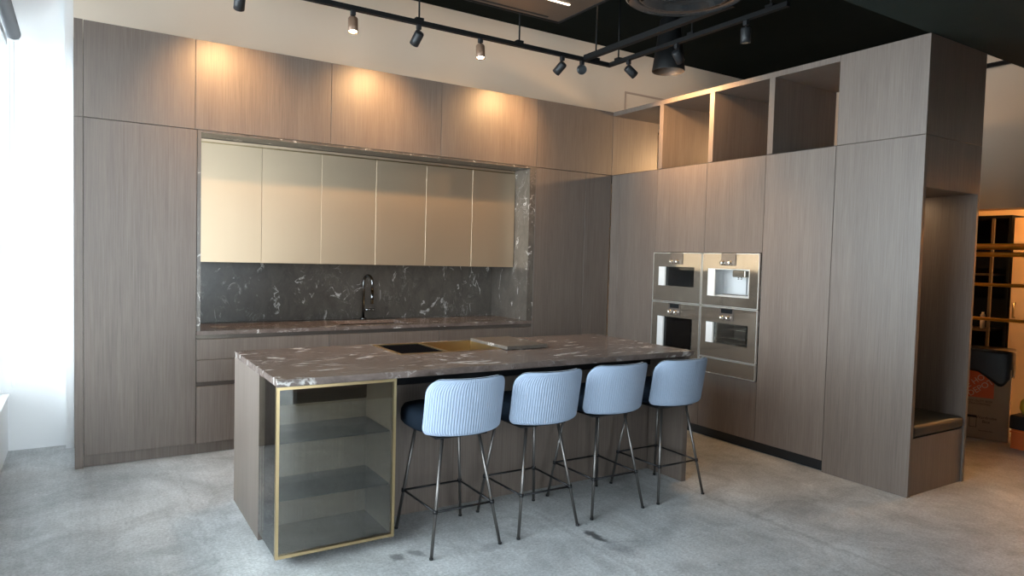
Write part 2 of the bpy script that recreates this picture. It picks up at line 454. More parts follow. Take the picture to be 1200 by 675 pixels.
cabinet_y('tall_cabinet', 'tall wood cupboard with one plain door at the left end of the back wall', 'cabinet',
          -4.573, -3.877, PL, HM-.001, [(-4.573, -3.877, PL, HM-.001)], 'tall wood cupboards')
ue = [-4.573, -3.891, -2.905, -1.937, -.93, -.005, .62]
ulab = ['flush upper wood cupboard directly over the tall left door, beside the white wall',
        'flush upper wood cupboard with the leftmost warm light pool on it',
        'flush upper wood cupboard with the middle warm light pool on it, over the beige doors',
        'flush upper wood cupboard with the rightmost warm light pool on it',
        'flush upper wood cupboard above the two narrow tall doors by the inside corner',
        'upper wood cupboard seen through the corner opening of the open shelf']
for i in range(6):
    cabinet_y('upper_cabinet', ulab[i], 'cabinet', ue[i], ue[i+1], HM+.001, H, [(ue[i], ue[i+1], HM+.001, H)], 'upper wood cupboards along the back wall')
cabinet_y('tall_cabinet', 'tall wood cupboard with two doors between stone recess and inside corner', 'cabinet',
          -.932, -.003, PL, HM-.001, [(-.932, -.332, PL, HM-.001), (-.332, -.003, PL, HM-.001)], 'tall wood cupboards')
# drawer units under the stone worktop
de = [-3.876, -2.894, -1.913, -.932]
dl = ['low wood drawer unit under the stone worktop, next to the tall left door',
      'low wood drawer unit under the worktop below the tap, mostly hidden by the island',
      'low wood drawer unit under the right end of the wall worktop, behind the island']
for i in range(3):
    a, b = de[i]+.0008, de[i+1]-.0008
    t = thing('drawer_cabinet', dl[i], 'cabinet', ((a+b)/2, .3, PL), 'low drawer units under the wall worktop')
    MB().box(a, b, T+.02, DEP, PL, .872).build('body', M['oak'], t)
    for (z0, z1) in ((.70, .852), (.535, .70), (PL, .505)):
        MB().box(a+G, b-G, 0, T, z0+G, z1-G, .0012, 1).build('drawer_front', M['oak'], t)
    ch = MB()
    for z in (.505, .852): ch.box(a, b, T+.001, T+.019, z, z+.028)
    ch.build('grip_channel', M['panel_grey'], t)
# stone: worktop with sink cut-out, splashback, linings
SX0, SX1, SY0, SY1 = -2.75, -2.15, .12, .47
wt = MB()
for bx in ((-3.875, SX0, 0, .66), (SX1, -.934, 0, .66), (SX0, SX1, 0, SY0), (SX0, SX1, SY1, .66)):
    wt.box(bx[0], bx[1], bx[2], bx[3], .883, .912)
tag(wt.build('worktop', M['marble_top']), 'long brown marble worktop in the wall recess carrying the tap', 'worktop')
sk = MB()
sk.box(SX0-.01, SX1+.01, SY0-.01, SY1+.01, .873, .8765)
tag(sk.build('sink', M['steel']), 'shallow steel sink set in the wall worktop in front of the tap', 'sink')
tag(MB().box(-3.849, -1.002, .661, .68, .9125, 1.9).build('splashback', M['marble']), 'dark marble splashback with white veins behind the tap', 'splashback')
tag(MB().box(-3.875, -3.85, 0, .68, .9125, HM-.001).build('stone_side_lining', M['marble']), 'thin marble lining at the left edge of the beige-door recess', 'lining')
tag(MB().box(-1.0, -.934, 0, .68, .9125, HM-.001).build('stone_side_lining', M['marble']), 'thick marble return with pale veins at the right edge of the recess', 'lining')
tag(MB().box(-3.849, -1.001, 0, .245, 2.352, HM-.001).build('stone_top_lining', M['marble']), 'dark marble strip lining the top of the recess above the beige doors', 'lining')
# beige wall cupboards
bl = ['beige wall cupboard door at the left end of the row, brightest of the six',
      'second beige wall cupboard from the left end, next to the brightest one',
      'third beige wall cupboard from the left, just left of the tap',
      'beige wall cupboard directly above and right of the black tap, fourth from left',
      'fifth beige wall cupboard from the left, one short of the marble return',
      'beige wall cupboard at the right end of the row, touching the marble return']
bw = (-1.004+3.848)/6
for i in range(6):
    a = -3.848+i*bw; b = a+bw
    t = thing('wall_cabinet', bl[i], 'cabinet', ((a+b)/2, .45, 1.415), 'beige wall cupboards in the stone recess')
    MB().box(a+.0006, b-.0006, .25+T+.001, .655, 1.415, 2.338).build('body', M['bronze'], t)
    MB().box(a+.0012, b-.0012, .25, .25+T, 1.415, 2.318, .001, 1).build('door', M['lacquer'], t)
    MB().box(a+.0006, b-.0006, .255, .25+T, 2.329, 2.349).build('top_strip', M['lacquer'], t)

# tap
t = thing('kitchen_tap', 'tall gooseneck pull-down tap in gunmetal on the wall worktop', 'tap', (-2.41, .56, .9122))
cx, cy = -2.41, .56
MB().lathe([(0, 0), (.028, 0), (.028, .012), (.02, .018), (.0, .018)], (cx, cy, .9122)).build('base', M['chrome'], t)
pts = [(cx, cy, .925), (cx, cy, 1.25)]
ang = math.radians(-60)
for k in range(1, 13):
    a = PI*k/12
    rr = .062*(1-math.cos(a)); pts.append((cx+rr*.30, cy-rr*.95, 1.25+.062*math.sin(a)))
pts.append((pts[-1][0], pts[-1][1], 1.17))
MB().tube(pts, .0125, 14).build('spout', M['chrome'], t)
e = pts[-1]
MB().tube([(e[0], e[1], 1.18), (e[0], e[1], 1.06)], .0165, 14, .014).build('spray_head', M['chrome'], t)
MB().tube([(cx+.01, cy, 1.0), (cx+.10, cy-.02, 1.0)], .011, 12).build('lever', M['chrome'], t)

# ------------------------------------------------------------------ cabinets, right run (facing -x)
MB().box(.036, .055, -2.456, -.001, 0, PL-.001).build('plinth', M['black'])
tag(bpy.data.objects['plinth.001'], 'recessed black plinth along floor under the oven cabinets', 'plinth')

def cabinet_x(name, label, y0, y1, z0, z1, fronts, group, holes=(), dep=.62):
    """y0 > y1; cabinet facing -x. holes: z ranges left open for appliances"""
    t = thing(name, label, 'cabinet', (.3, (y0+y1)/2, z0), group)
    b = MB()
    if not holes: b.box(T+.001, dep, y1+.0006, y0-.0006, z0, z1)
    else:
        zs = [z0] + [z for h in holes for z in h] + [z1]
        for k in range(0, len(zs), 2): b.box(T+.001, dep, y1+.0006, y0-.0006, zs[k], zs[k+1])
        for k in range(1, len(zs)-1, 2):
            b.box(T+.001, dep, y1+.0006, y1+.012, zs[k], zs[k+1]); b.box(T+.001, dep, y0-.012, y0-.0006, zs[k], zs[k+1])
            b.box(dep-.03, dep, y1+.012, y0-.012, zs[k], zs[k+1])
    b.build('body', M['oak'], t)
    for f in fronts:
        MB().box(0, T, f[1]+G, f[0]-G, f[2]+G, f[3]-G, .0012, 1).build(f[4], M['oak'], t)
    return t
YC = [-.004, -.131, -.66, -1.262, -1.863, -2.458]
gR = 'tall wood cupboards of the oven wall'
cabinet_x('corner_filler_cabinet', 'very narrow tall wood filler in the inside corner of the kitchen', YC[0], YC[1], PL, HM, [(YC[0], YC[1], PL, HM, 'front_panel')], gR)
cabinet_x('tall_cabinet', 'tall wood cupboard between the inside corner and the left ovens', YC[1], YC[2], PL, HM, [(YC[1], YC[2], PL, HM, 'door')], gR)
cabinet_x('oven_cabinet', 'tall wood cupboard housing the microwave and the left oven', YC[2], YC[3], PL, HM, [(YC[2], YC[3], 1.597, HM, 'door'), (YC[2], YC[3], PL, .55, 'drawer_front')], gR, [(.55, 1.597)])
cabinet_x('oven_cabinet', 'tall wood cupboard housing the coffee machine and the right oven', YC[3], YC[4], PL, HM, [(YC[3], YC[4], 1.597, HM, 'door'), (YC[3], YC[4], PL, .562, 'drawer_front')], gR, [(.562, 1.597)])
cabinet_x('tall_cabinet', 'tall wood cupboard with a wide plain door right of the ovens', YC[4], YC[5], PL, HM, [(YC[4], YC[5], PL, HM, 'door')], gR)

# open shelf on top
t = thing('open_shelf', 'open backless wood shelf of box openings on top of the oven cabinets', 'shelf', (.35, -1.23, HM+.0005))
MB().box(0, .80, -2.458, -.004, 2.968, H).build('top_board', M['oak'], t)
MB().box(.02, .795, -2.457, -.005, HM+.0005, HM+.006).build('bounce_block', M['black_soft'], t)  # unseen black board added to stop light bouncing up into the openings
for y in (-.66, -1.265, -1.868): MB().box(0, .80, y-.05, y, HM+.0065, 2.967).build('divider', M['oak'], t)

# end column with bench niche
CY0, CY1, CX = -2.460, -3.076, .745
t = thing('niche_column', 'massive wood end column with a bench niche in its side', 'cabinet', (.37, (CY0+CY1)/2, 0))
MB().box(0, .036, CY1, CY0, 0, HM-.001, .0012, 1).build('front_panel', M['oak'], t)
up = MB(); up.box(0, CX, CY1, CY0, HM+.002, H, .0012, 1); up.build('upper_box', M['oak'], t)
cb = MB()
cb.box(.037, CX, CY1, CY0, 2.035, HM-.001)                   # over the niche
cb.box(.72, CX, CY1, CY0, 0, 2.035)                          # far side
cb.box(.037, .72, CY0-.06, CY0, 0, 2.035)                    # back of niche
cb.build('niche_surround', M['oak'], t)
MB().box(.040, .7195, CY1+.012, CY0-.061, 0, .383).build('bench_front', M['oak'], t)
MB().box(.042, .7185, CY1+.004, CY0-.062, .386, .468, .028, 4).build('seat_cushion', M['leather'], t)
MB().box(.15, .62, CY0-.10, CY0-.075, 2.028, 2.0345).build('niche_light', M['led'], t)

# ------------------------------------------------------------------ appliances
def appliance(name, label, cat, y0, y1, z0, z1, group=None):
    t = thing(name, label, cat, (-.01, (y0+y1)/2, z0), group)
    return t
XF, XB = -.022, .0
def front(t, y0, y1, z0, z1, win=None, name='glass_front'):
    """mirror front panel, with an optional window hole (yl, yr, zb, zt)"""
    f = MB()
    a, b, c, d = y0-.006, y1+.006, z0+.006, z1-.006
    if win is None: f.box(XF+.002, XB-.001, b, a, c, d)
    else:
        l, r, zb, zt = win
        f.box(XF+.002, XB-.001, l, a, c, d); f.box(XF+.002, XB-.001, b, r, c, d)
        f.box(XF+.002, XB-.001, r, l, c, zb); f.box(XF+.002, XB-.001, r, l, zt, d)
    f.build(name, M['oven_glass'], t)
    MB().frame_yz(y1, y0, z0, z1, .0055, XF, XB-.001).build('steel_frame', M['frame_steel'], t)
def controls(t, yl, yr, zb, zt, ks, kz, screen):
    MB().box(XF-.004, XF+.0015, yr, yl, zb, zt).build('control_panel', M['panel_grey'], t)
    if screen: MB().box(XF-.005, XF-.0041, yr+.015, yl-.02, (zb+zt)/2+.01, zt-.006).build('display', M['screen'], t)
    for k in ks:
        MB().lathe([(0, 0), (.021, 0), (.021, .004), (.017, .006), (.016, .026), (.013, .029), (0, .029)], (XF-.004, k, kz), (-1, 0, 0), 20).build('knob', M['knob'], t)
def window(t, yl, yr, zb, zt, strip, body_depth=.35, mat='cavity', light=False):
    MB().box(XF+.003, XB-.002, strip, yl-.001, zb+.001, zt-.001).build('reflection_strip', M['window_glint'], t)  # pale strip stands in for daylight reflected in the window glass
    c = MB()
    d = body_depth; e = .0015
    c.box(.03, d, yr+e, yr+.012, zb+e, zt-e); c.box(.03, d, yl-.012, yl-e, zb+e, zt-e)
    c.box(.03, d, yr+.012, yl-.012, zb+e, zb+.012); c.box(.03, d, yr+.012, yl-.012, zt-.012, zt-e)
    c.box(d-.012, d, yr+.012, yl-.012, zb+.012, zt-.012)
    c.build('cavity', M[mat], t)
    return t
ga = 'built-in appliances of the oven wall'
yA0, yA1, yB0, yB1 = -.666, -1.257, -1.267, -1.858
# microwave (upper left)
t = appliance('microwave_oven', 'built-in microwave with wide dark window, upper left of the four appliances', 'microwave', yA0, yA1, 1.143, 1.592, ga)
front(t, yA0, yA1, 1.143, 1.592, (-.737, -1.174, 1.288, 1.464))
controls(t, -.888, -1.037, 1.487, 1.591, (-.903, -.977), 1.512, False)
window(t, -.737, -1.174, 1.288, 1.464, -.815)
MB().box(.004, .010, -1.172, -.817, 1.29, 1.462).build('window_glass', M['smoke'], t)
MB().box(.012, .02, -1.137, -.93, 1.292, 1.425).build('inner_screen', M['screen'], t)
# coffee machine (upper right)
t = appliance('coffee_machine', 'built-in coffee machine with pale open bay and brass spout block', 'coffee machine', yB0, yB1, 1.143, 1.592, ga)
front(t, yB0, yB1, 1.143, 1.592, (-1.331, -1.768, 1.228, 1.462))
controls(t, -1.477, -1.627, 1.489, 1.591, (-1.496, -1.571), 1.511, False)
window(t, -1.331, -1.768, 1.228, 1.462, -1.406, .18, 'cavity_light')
MB().box(.02, .12, -1.69, -1.56, 1.395, 1.452, .006).build('spout_block', M['oven_glass'], t)
sp = MB()
for y in (-1.60, -1.63): sp.tube([(.05, y, 1.394), (.05, y, 1.375)], .006, 10)
sp.build('nozzle', M['steel'], t)
MB().box(.03, .16, -1.75, -1.42, 1.243, 1.250).build('drip_tray', M['steel'], t)
MB().box(.155, .160, -1.601, -1.597, 1.252, 1.39).build('bay_divider', M['cavity'], t)
MB().frame_yz(-1.768, -1.407, 1.228, 1.462, .006, XF+.0005, XF+.0018).build('bay_trim', M['frame_steel'], t)
# large oven (lower left)
t = appliance('built_in_oven', 'tall built-in oven at lower left, partly hidden behind the island top', 'oven', yA0, yA1, .555, 1.137, ga)
front(t, yA0, yA1, .555, 1.137, (-.741, -1.172, .70, 1.005))
controls(t, -.883, -1.028, 1.028, 1.133, (-.904, -.975), 1.053, True)
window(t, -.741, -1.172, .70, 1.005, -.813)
MB().box(.004, .010, -1.137, -.815, .702, 1.003).build('window_glass', M['smoke'], t)
rk = MB()
for z in (.78, .87, .93):
    for k in range(9): rk.tube([(.05, -.83-.035*k, z), (.32, -.83-.035*k, z)], .0025, 6)
    rk.tube([(.05, -.825, z), (.05, -1.12, z)], .003, 6)
rk.build('rack', M['steel'], t)
# combination oven (lower right)
t = appliance('built_in_oven', 'shallower built-in oven at lower right with a steel tray behind its window', 'oven', yB0, yB1, .703, 1.137, ga)
front(t, yB0, yB1, .703, 1.137, (-1.331, -1.770, .829, 1.005))
controls(t, -1.475, -1.629, 1.029, 1.133, (-1.507, -1.570), 1.052, True)
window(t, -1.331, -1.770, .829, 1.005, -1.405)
MB().box(.004, .010, -1.735, -1.407, .831, 1.003).build('window_glass', M['smoke'], t)
MB().box(.04, .30, -1.70, -1.45, .872, .885, .003).build('tray', M['steel'], t)
rk = MB()
for k in range(8): rk.tube([(.05, -1.46-.03*k, .95), (.32, -1.46-.03*k, .95)], .0025, 6)
rk.tube([(.05, -1.45, .95), (.05, -1.70, .95)], .003, 6)
rk.build('rack', M['steel'], t)
t = appliance('warming_drawer', 'slim mirror-fronted warming drawer beneath the lower right oven', 'warming drawer', yB0, yB1, .567, .698, ga)
front(t, yB0, yB1, .567, .698, None, 'drawer_front')

# ------------------------------------------------------------------ island
IX0, IX1, IY0, IY1 = -3.807, -1.05, -2.160, -1.094
ZT = .908; ZU = .874
t = thing('kitchen_island', 'wood-clad island base with open knee space under its long marble top', 'island', ((IX0+IX1)/2, -1.5, 0))
MB().box(IX0+.001, IX0+.030, -1.765, IY1+.002, 0, ZU-.001).build('end_panel', M['oak'], t)
MB().box(IX1-.040, IX1-.001, -2.128, IY1+.002, 0, ZU-.001).build('end_panel', M['oak'], t)
MB().box(-3.200, IX1-.041, -1.790, -1.768, 0, .76).build('knee_panel', M['oak'], t)
MB().box(-3.200, IX1-.041, -1.786, -1.768, .762, ZU-.001).build('overhang_shade', M['black'], t)  # black strip painting the shade under the worktop overhang
MB().box(IX0+.031, IX1-.041, -1.765, IY1+.004, 0, .70).build('carcass', M['oak'], t)
# worktop, cut out for the brass tray
HX0, HX1, HY0, HY1 = -2.962, -2.215, -1.605, -1.135
wt = MB()
for bx in ((IX0-.002, HX0, IY0, IY1), (HX1, IX1, IY0, IY1), (HX0, HX1, IY0, HY0), (HX0, HX1, HY1, IY1)):
    wt.box(bx[0], bx[1], bx[2], bx[3], ZU, ZT)
tag(wt.build('worktop', M['marble_top']), 'thick brown marble island top with white veins, closest to the stools', 'worktop')
# brass tray: rim + hob insert + open basin
t = thing('sink_trough', 'brass-lined trough sunk into the island top, open basin at its right', 'sink', ((HX0+HX1)/2, (HY0+HY1)/2, .74))
r = MB()
w = .020
r.box(HX0+.001, HX1-.001, HY0+.001, HY0+w, .76, ZT+.003); r.box(HX0+.001, HX1-.001, HY1-w, HY1-.001, .76, ZT+.003)
r.box(HX0+.001, HX0+w, HY0+w, HY1-w, .76, ZT+.003); r.box(HX1-w, HX1-.001, HY0+w, HY1-w, .76, ZT+.003)
r.box(-2.640, -2.625, HY0+w, HY1-w, .76, ZT+.003)
r.build('rim', M['brass'], t)
MB().box(HX0+.001, HX1-.001, HY0+.001, HY1-.001, .75, .759).build('basin_floor', M['brass'], t)
hb = MB().box(HX0+w+.001, -2.641, HY0+w+.001, HY1-w-.001, .7595, ZT-.004)
tag(hb.build('cutting_board', M['cooker']), 'matt black square insert at the left of the brass trough', 'insert')
tag(MB().box(-2.252, -1.93, -1.68, -1.185, ZT+.0035, ZT+.026, .003).build('trough_cover', M['marble']), 'loose marble cover slab lying over the right end of the trough', 'cover')

# glass display cabinet built into the island
t = thing('display_cabinet', 'smoked glass display cabinet with brass door frame at the near corner of the island', 'cabinet', (-3.51, -1.96, 0))
GX0, GX1, GY0, GY1 = -3.807, -3.205, -2.158, -1.767
MB().frame_xz(GX0-.004, GX1-.006, .048, .872, .014, GY0, GY0+.024).build('door_frame', M['brass'], t)
MB().box(GX0+.0105, GX1-.0205, GY0+.009, GY0+.015, .0625, .8575).build('door_glass', M['smoke'], t)
MB().box(GX0, GX0+.006, GY0+.026, GY1, .048, .872).build('side_glass', M['smoke'], t)
MB().box(GX1-.022, GX1, GY0+.026, GY1, .03, .872).build('side_panel', M['oak'], t)
MB().box(GX0+.008, GX1-.024, GY0+.03, GY1-.002, .048, .062).build('bottom_board', M['panel_grey'], t)
MB().box(GX0+.10, GX1-.03, GY0+.10, GY1-.03, 0, .047).build('foot_plinth', M['black'], t)
for z in (.312, .590):
    MB().box(GX0+.009, GX1-.024, GY0+.04, GY1-.003, z, z+.008).build('shelf', M['shelf_glass'], t)

# ------------------------------------------------------------------ bar stools
def lerp(a, b, f): return tuple(x+(y-x)*f for x, y in zip(a, b))
def make_stool(label, group):
    t = thing('bar_stool', label, 'bar stool', (0, 0, 0), group)
    # cushion: rounded superellipse block
    mb = MB(); n = 48
    prof = [(.80, .604), (.93, .610), (.99, .626), (1., .655), (.985, .685), (.93, .706), (.80, .714), (.4, .718)]
    def cush(i, j):
        a = 2*PI*i/n; s, z = prof[j]
        ca, sa = math.cos(a), math.sin(a); e = 2/3.4
        x = .228*math.copysign(abs(ca)**e, ca)*s; y = .205*math.copysign(abs(sa)**e, sa)*s + .035
        return Vector((x, y, z))
    vs = mb.grid(cush, n, len(prof), True)
    mb.bm.faces.new([vs[i][-1] for i in range(n)]); mb.bm.faces.new([vs[i][0] for i in reversed(range(n))])
    mb.build('seat', M['navy'], t)
    # shell backrest: shallow curve in plan, rounded corners, ribbed outside, leaning back
    NR, SUB = 38, 5; nu = NR*SUB+1
    zb, zt, W, rt_, rb_ = .600, .897, .219, .085, .038
    vz = [zb + rb_*(1-math.cos(PI/2*k/7)) for k in range(8)] + [zb+rb_+(zt-rt_-zb-rb_)*k/8 for k in range(1, 8)] + [zt-rt_+rt_*math.sin(PI/2*k/10) for k in range(11)]
    nv = len(vz)
    def half(z):
        if z > zt-rt_: return W - rt_ + math.sqrt(max(0, rt_**2-(z-zt+rt_)**2))
        if z < zb+rb_: return W - rb_ + math.sqrt(max(0, rb_**2-(zb+rb_-z)**2))
        return W
    def pt(u, z, off):
        k = u*half(z)/W
        c1 = 1.15
        x = W*math.sin(k*c1)/math.sin(c1)
        y = -.236 + .088*(1-math.cos(k*c1))/(1-math.cos(c1)) - .17*(z-.76)
        p = Vector((x+.004, y, z + .010*k*k*(1-(z-zb)/(zt-zb))))
        n = Vector((math.sin(k*.85), -math.cos(k*.85), .12)).normalized()
        return p + n*off
    def edgef(u, z):
        d = min((1-abs(u))*W, (z-zb)*1.5+.0, (zt-z)*1.5)
        return math.sqrt(max(0, 1-(1-min(1, d/.022))**2))
    def outer(i, j):
        u = -1+2*i/(nu-1)
        rib = .0026*abs(math.sin(PI*i/SUB))
        e = edgef(u, vz[j])
        return pt(u, vz[j], .004 + .014*e + rib*e)
    mo = MB(); mo.grid(outer, nu, nv)
    mo.build('backrest', M['cord'], t)
    def inner(i, j):
        u = -1+2*i/60
        return pt(u, vz[j], -.014-.016*edgef(u, vz[j]))
    mi = MB(); mi.grid(inner, 61, nv)
    mi.build('backrest_lining', M['navy'], t)
    def rim(off):
        q = [pt(-1, z, off) for z in vz] + [pt(-1+2*k/40, zt, off) for k in range(1, 40)] + [pt(1, z, off) for z in reversed(vz)] + [pt(1-2*k/40, zb, off) for k in range(1, 41)]
        return q
    # pale rim band closing the shell, dark welt on the seam
    ra, rc = rim(.004), rim(-.014)
    mp = MB(); vs = mp.grid(lambda i, j: (ra[i] if j == 0 else rc[i] if j == 2 else (ra[i]+rc[i])/2 + (Vector((0, 0, .004)) if ra[i].z > .7 else Vector((0, 0, 0)))), len(ra), 3)
    mp.build('rim_band', M['piping'], t)
    up = [p for p in rim(.0035)[4:nv+39+nv-4]]
    mp = MB(); mp.tube(up, .0030, 8); mp.build('piping', M['navy'], t)
    # legs
    legs = {}
    for sx in (-1, 1):
        legs[(sx, -1)] = ((sx*.104, -.130, .600), (sx*.199, -.224, .0))
        legs[(sx, 1)] = ((sx*.130, .140, .592), (sx*.199, .224, .0))
    for k, (a, b) in legs.items():
        o = MB().tube([a, b], .0085, 12).build('leg', M['leg'], t)
        MB().lathe([(0, 0), (.0105, 0), (.0105, .010), (0, .010)], b, (0, 0, 1), 12).build('foot_cap', M['black'], o)
    zr = .222
    c = {k: lerp(b, a, zr/a[2]) for k, (a, b) in legs.items()}
    ring = [(-1, -1), (1, -1), (1, 1), (-1, 1)]
    for k in range(4):
        MB().tube([c[ring[k]], c[ring[(k+1) % 4]]], .0058, 10).build('footrest_bar', M['rail_leg'], t)
        MB().lathe([(0, -.012), (.0125, -.009), (.0125, .009), (0, .012)], c[ring[k]], Vector(legs[ring[k]][0])-Vector(legs[ring[k]][1]), 12).build('collar', M['rail_leg'], t)
    pl = MB(); pl.box(-.15, .15, -.15, .16, .578, .5895, .003); pl.build('seat_plate', M['black'], t)
    return t
gs = 'bar stools in a row along the island'
st0 = make_stool('blue corduroy bar stool nearest the glass display cabinet', gs)
stools = [(-2.917, -2.185, 'blue corduroy bar stool nearest the glass display cabinet'),
          (-2.402, -2.183, 'blue corduroy bar stool second from the glass display cabinet'),
          (-1.877, -2.154, 'blue corduroy bar stool third from the glass cabinet, second from the oven end'),
          (-1.350, -2.152, 'blue corduroy bar stool at the oven end of the island')]
for i, (x, y, l) in enumerate(stools):
    o = st0 if i == 0 else copy_tree(st0)
    o.location = (x, y, 0); o['label'] = l

# ------------------------------------------------------------------ track lighting
TZ = 3.235; TY = -.65; TX = -.62
t = thing('lighting_track', 'long black lighting track running parallel to the back wall, high over the worktop', 'track', (-2.4, TY, TZ), 'black ceiling lighting tracks')
MB().box(-4.9, TX+.018, TY-.018, TY+.018, TZ-.016, TZ+.016).build('track_bar', M['track_black'], t)
for x in (-4.2, -2.455, -1.57, -.775):
    MB().tube([(x, TY, TZ+.016), (x, TY, CEIL)], .007, 8).build('drop_rod', M['track_black'], t)
    MB().box(x-.03, x+.03, TY-.022, TY+.022, TZ+.0165, TZ+.034).build('rod_bracket', M['track_black'], t)
t = thing('lighting_track', 'black lighting track running from the inside corner toward the viewer over the ovens', 'track', (TX, -1.5, TZ), 'black ceiling lighting tracks')
MB().box(TX-.018, TX+.018, -2.47, TY-.0185, TZ-.016, TZ+.016).build('track_bar', M['track_black'], t)
for y in (-.77, -1.62, -2.33):
    MB().tube([(TX, y, TZ+.016), (TX, y, CEIL)], .007, 8).build('drop_rod', M['track_black'], t)
    MB().box(TX-.022, TX+.022, y-.03, y+.03, TZ+.0165, TZ+.034).build('rod_bracket', M['track_black'], t)
t = thing('lighting_track', 'short black branch track left of the corner track, joining the long one', 'track', (-.90, -1.5, TZ), 'black ceiling lighting tracks')
MB().box(-.925, -.881, -2.25, TY-.0185, TZ-.014, TZ+.03).build('track_bar', M['track_black'], t)

def spot(x, y, aim, label, lit=False, energy=0., size=100, blend=1., col=(1., .57, .24), scale=1.):
    t = thing('spotlight', label, 'spotlight', (x, y, TZ-.017), 'track spotlights')
    z = TZ-.0165
    MB().box(x-.016, x+.016, y-.016, y+.016, z-.034, z, .003).build('adapter', M['lamp_black'], t)
    piv = Vector((x, y, z-.050))
    MB().tube([(x, y, z-.033), piv], .006, 10).build('stem', M['lamp_black'], t)
    d = (Vector(aim)-piv).normalized()
    o = piv - d*.022 + Vector((0, 0, -.022))
    L, R = .105, .035*scale
    prof = [(0, .0), (R*.86, 0), (R, .008), (R, L*.62), (R, L), (R-.004, L), (R-.005, L-.022), (R-.006, L-.024)]
    MB().lathe(prof, o, d, 28).build('housing', M['glow_housing'] if lit else M['lamp_black'], t)
    MB().lathe([(0, L-.026), (R-.0055, L-.024), (R-.006, L-.012), (R*.6, L-.004), (0, L-.001)] if lit else [(0, L-.03), (R-.006, L-.026)], o, d, 24).build('lens', M['lens_on'] if (lit or energy) else M['screen'], t)
    if energy:
        l = bpy.data.lights.new('spot_beam', 'SPOT'); l.energy = energy; l.color = col
        l.spot_size = math.radians(size); l.spot_blend = blend; l.shadow_soft_size = .05
        lo = bpy.data.objects.new('spot_beam', l); COL.objects.link(lo)
        lo.parent = t
        lo.location = o + d*(L+.004) - Vector(t.location)
        lo.rotation_euler = d.to_track_quat('-Z', 'Y').to_euler()
    return t
spot(-3.713, TY, (-3.66, .02, 2.55), 'black spotlight at the upper left edge of the photo, lighting the first upper cupboard', energy=60)
spot(-2.960, TY, (-3.05, -1.05, .9), 'glowing spotlight on the long track, left one of the two lit lenses', True, 70, 60)
spot(-2.456, TY, (-2.60, .02, 2.50), 'dark spotlight under the ceiling rod between the two glowing ones', energy=60)
spot(-1.930, TY, (-1.98, -1.0, .9), 'glowing spotlight on the long track, right one of the two lit lenses', True, 70, 60)
spot(-1.135, TY, (-1.36, .02, 2.58), 'dark spotlight tilted to the lower left near the track corner', energy=60)
spot(-.925, TY, (-4.58, -5.43, 1.5), 'black unlit spotlight seen end-on as a round disc below the track', scale=1.2)
spot(TX, -.905, (.15, -1.0, 2.65), 'dark spotlight hanging just right of the track corner, tilted to the lower right', energy=110)
spot(TX, -1.465, (.10, -1.3, 2.6), 'dark spotlight hanging in front of the cone-shaped pendant', energy=60)
spot(TX, -2.13, (-.25, -1.9, 0), 'dim spotlight near the free end of the corner track', energy=70, size=60)

# pendants
t = thing('cone_pendant', 'large black tapered can pendant hanging behind the corner track', 'pendant lamp', (-.245, -1.0, 3.12))
c = (-.245, -1.0, .045)
MB().lathe([(.139, 3.12), (.142, 3.128), (.132, 3.20), (.085, 3.56), (.075, 3.575), (0, 3.578)], c, seg=40).build('shade', M['track_black'], t)
MB().lathe([(.138, 3.121), (.127, 3.20), (.08, 3.55), (0, 3.552)], c, seg=40).build('shade_lining', M['can_inner'], t)
MB().tube([(c[0], c[1], 3.622), (c[0], c[1], CEIL)], .006, 8).build('cable', M['steel'], t)
dx, dy, dz = -1.446, -2.35, 3.135
t = thing('dome_pendant', 'wide glossy black round dome fixture cut off by the top edge', 'pendant lamp', (dx, dy, dz))
MB().lathe([(.353, .0), (.366, .008), (.363, .018), (.32, .08), (.22, .14), (.09, .19), (.045, .21), (0, .21)], (dx, dy, dz), seg=56).build('shade', M['dome'], t)
MB().lathe([(.352, .001), (.30, .028), (.288, .010), (.276, .010), (.265, .035), (.15, .055), (0, .06)], (dx, dy, dz), seg=56).build('inner_dish', M['dome'], t)
MB().tube([(dx, dy, dz+.21), (dx, dy, CEIL)], .012, 10).build('cable', M['track_black'], t)
# extractor hood over the island
t = thing('extractor_hood', 'bronze ceiling extractor panel with a lit strip, at the top edge above the island', 'extractor hood', (-2.4, -1.4, 3.35))
hx0, hx1, hy0, hy1, hz = -3.4, -1.42, -1.80, -.985, 3.35
MB().box(hx0+.02, hx1-.02, hy0+.02, hy1-.02, hz, hz+.035).build('panel', M['hood'], t)
hf = MB(); hf.box(hx0, hx0+.019, hy0, hy1, hz-.006, hz+.06); hf.box(hx1-.019, hx1, hy0, hy1, hz-.006, hz+.06)
hf.box(hx0+.019, hx1-.019, hy0, hy0+.019, hz-.006, hz+.06); hf.box(hx0+.019, hx1-.019, hy1-.019, hy1, hz-.006, hz+.06)
hf.build('edge_frame', M['track_black'], t)
MB().box(hx0+.05, hx1-.05, hy0+.05, hy1-.05, hz+.036, CEIL-.001).build('duct_box', M['black_ceiling'], t)
MB().box(hx0+.15, hx1-.15, hy1-.075, hy1-.055, hz-.003, hz-.0005).build('suction_slot', M['black_soft'], t)
MB().box(-2.9, -1.585, -1.352, -1.336, hz-.003, hz-.0005).build('light_strip', M['led'], t)
# black pipe high on the right wall
tag(MB().tube([(XR-.03, -4.0, 3.45), (XR-.03, -1.5, 3.45)], .022, 10).build('wall_pipe', M['track_black']), 'black pipe running along the wall above the store room opening', 'pipe')
# ceiling conduits
tag(MB().tube([(-2., -2.35, CEIL-.03), (XR, -2.35, CEIL-.03)], .015, 8).build('ceiling_conduit', M['track_black']), 'thin black conduit crossing the black ceiling above the ovens', 'conduit')

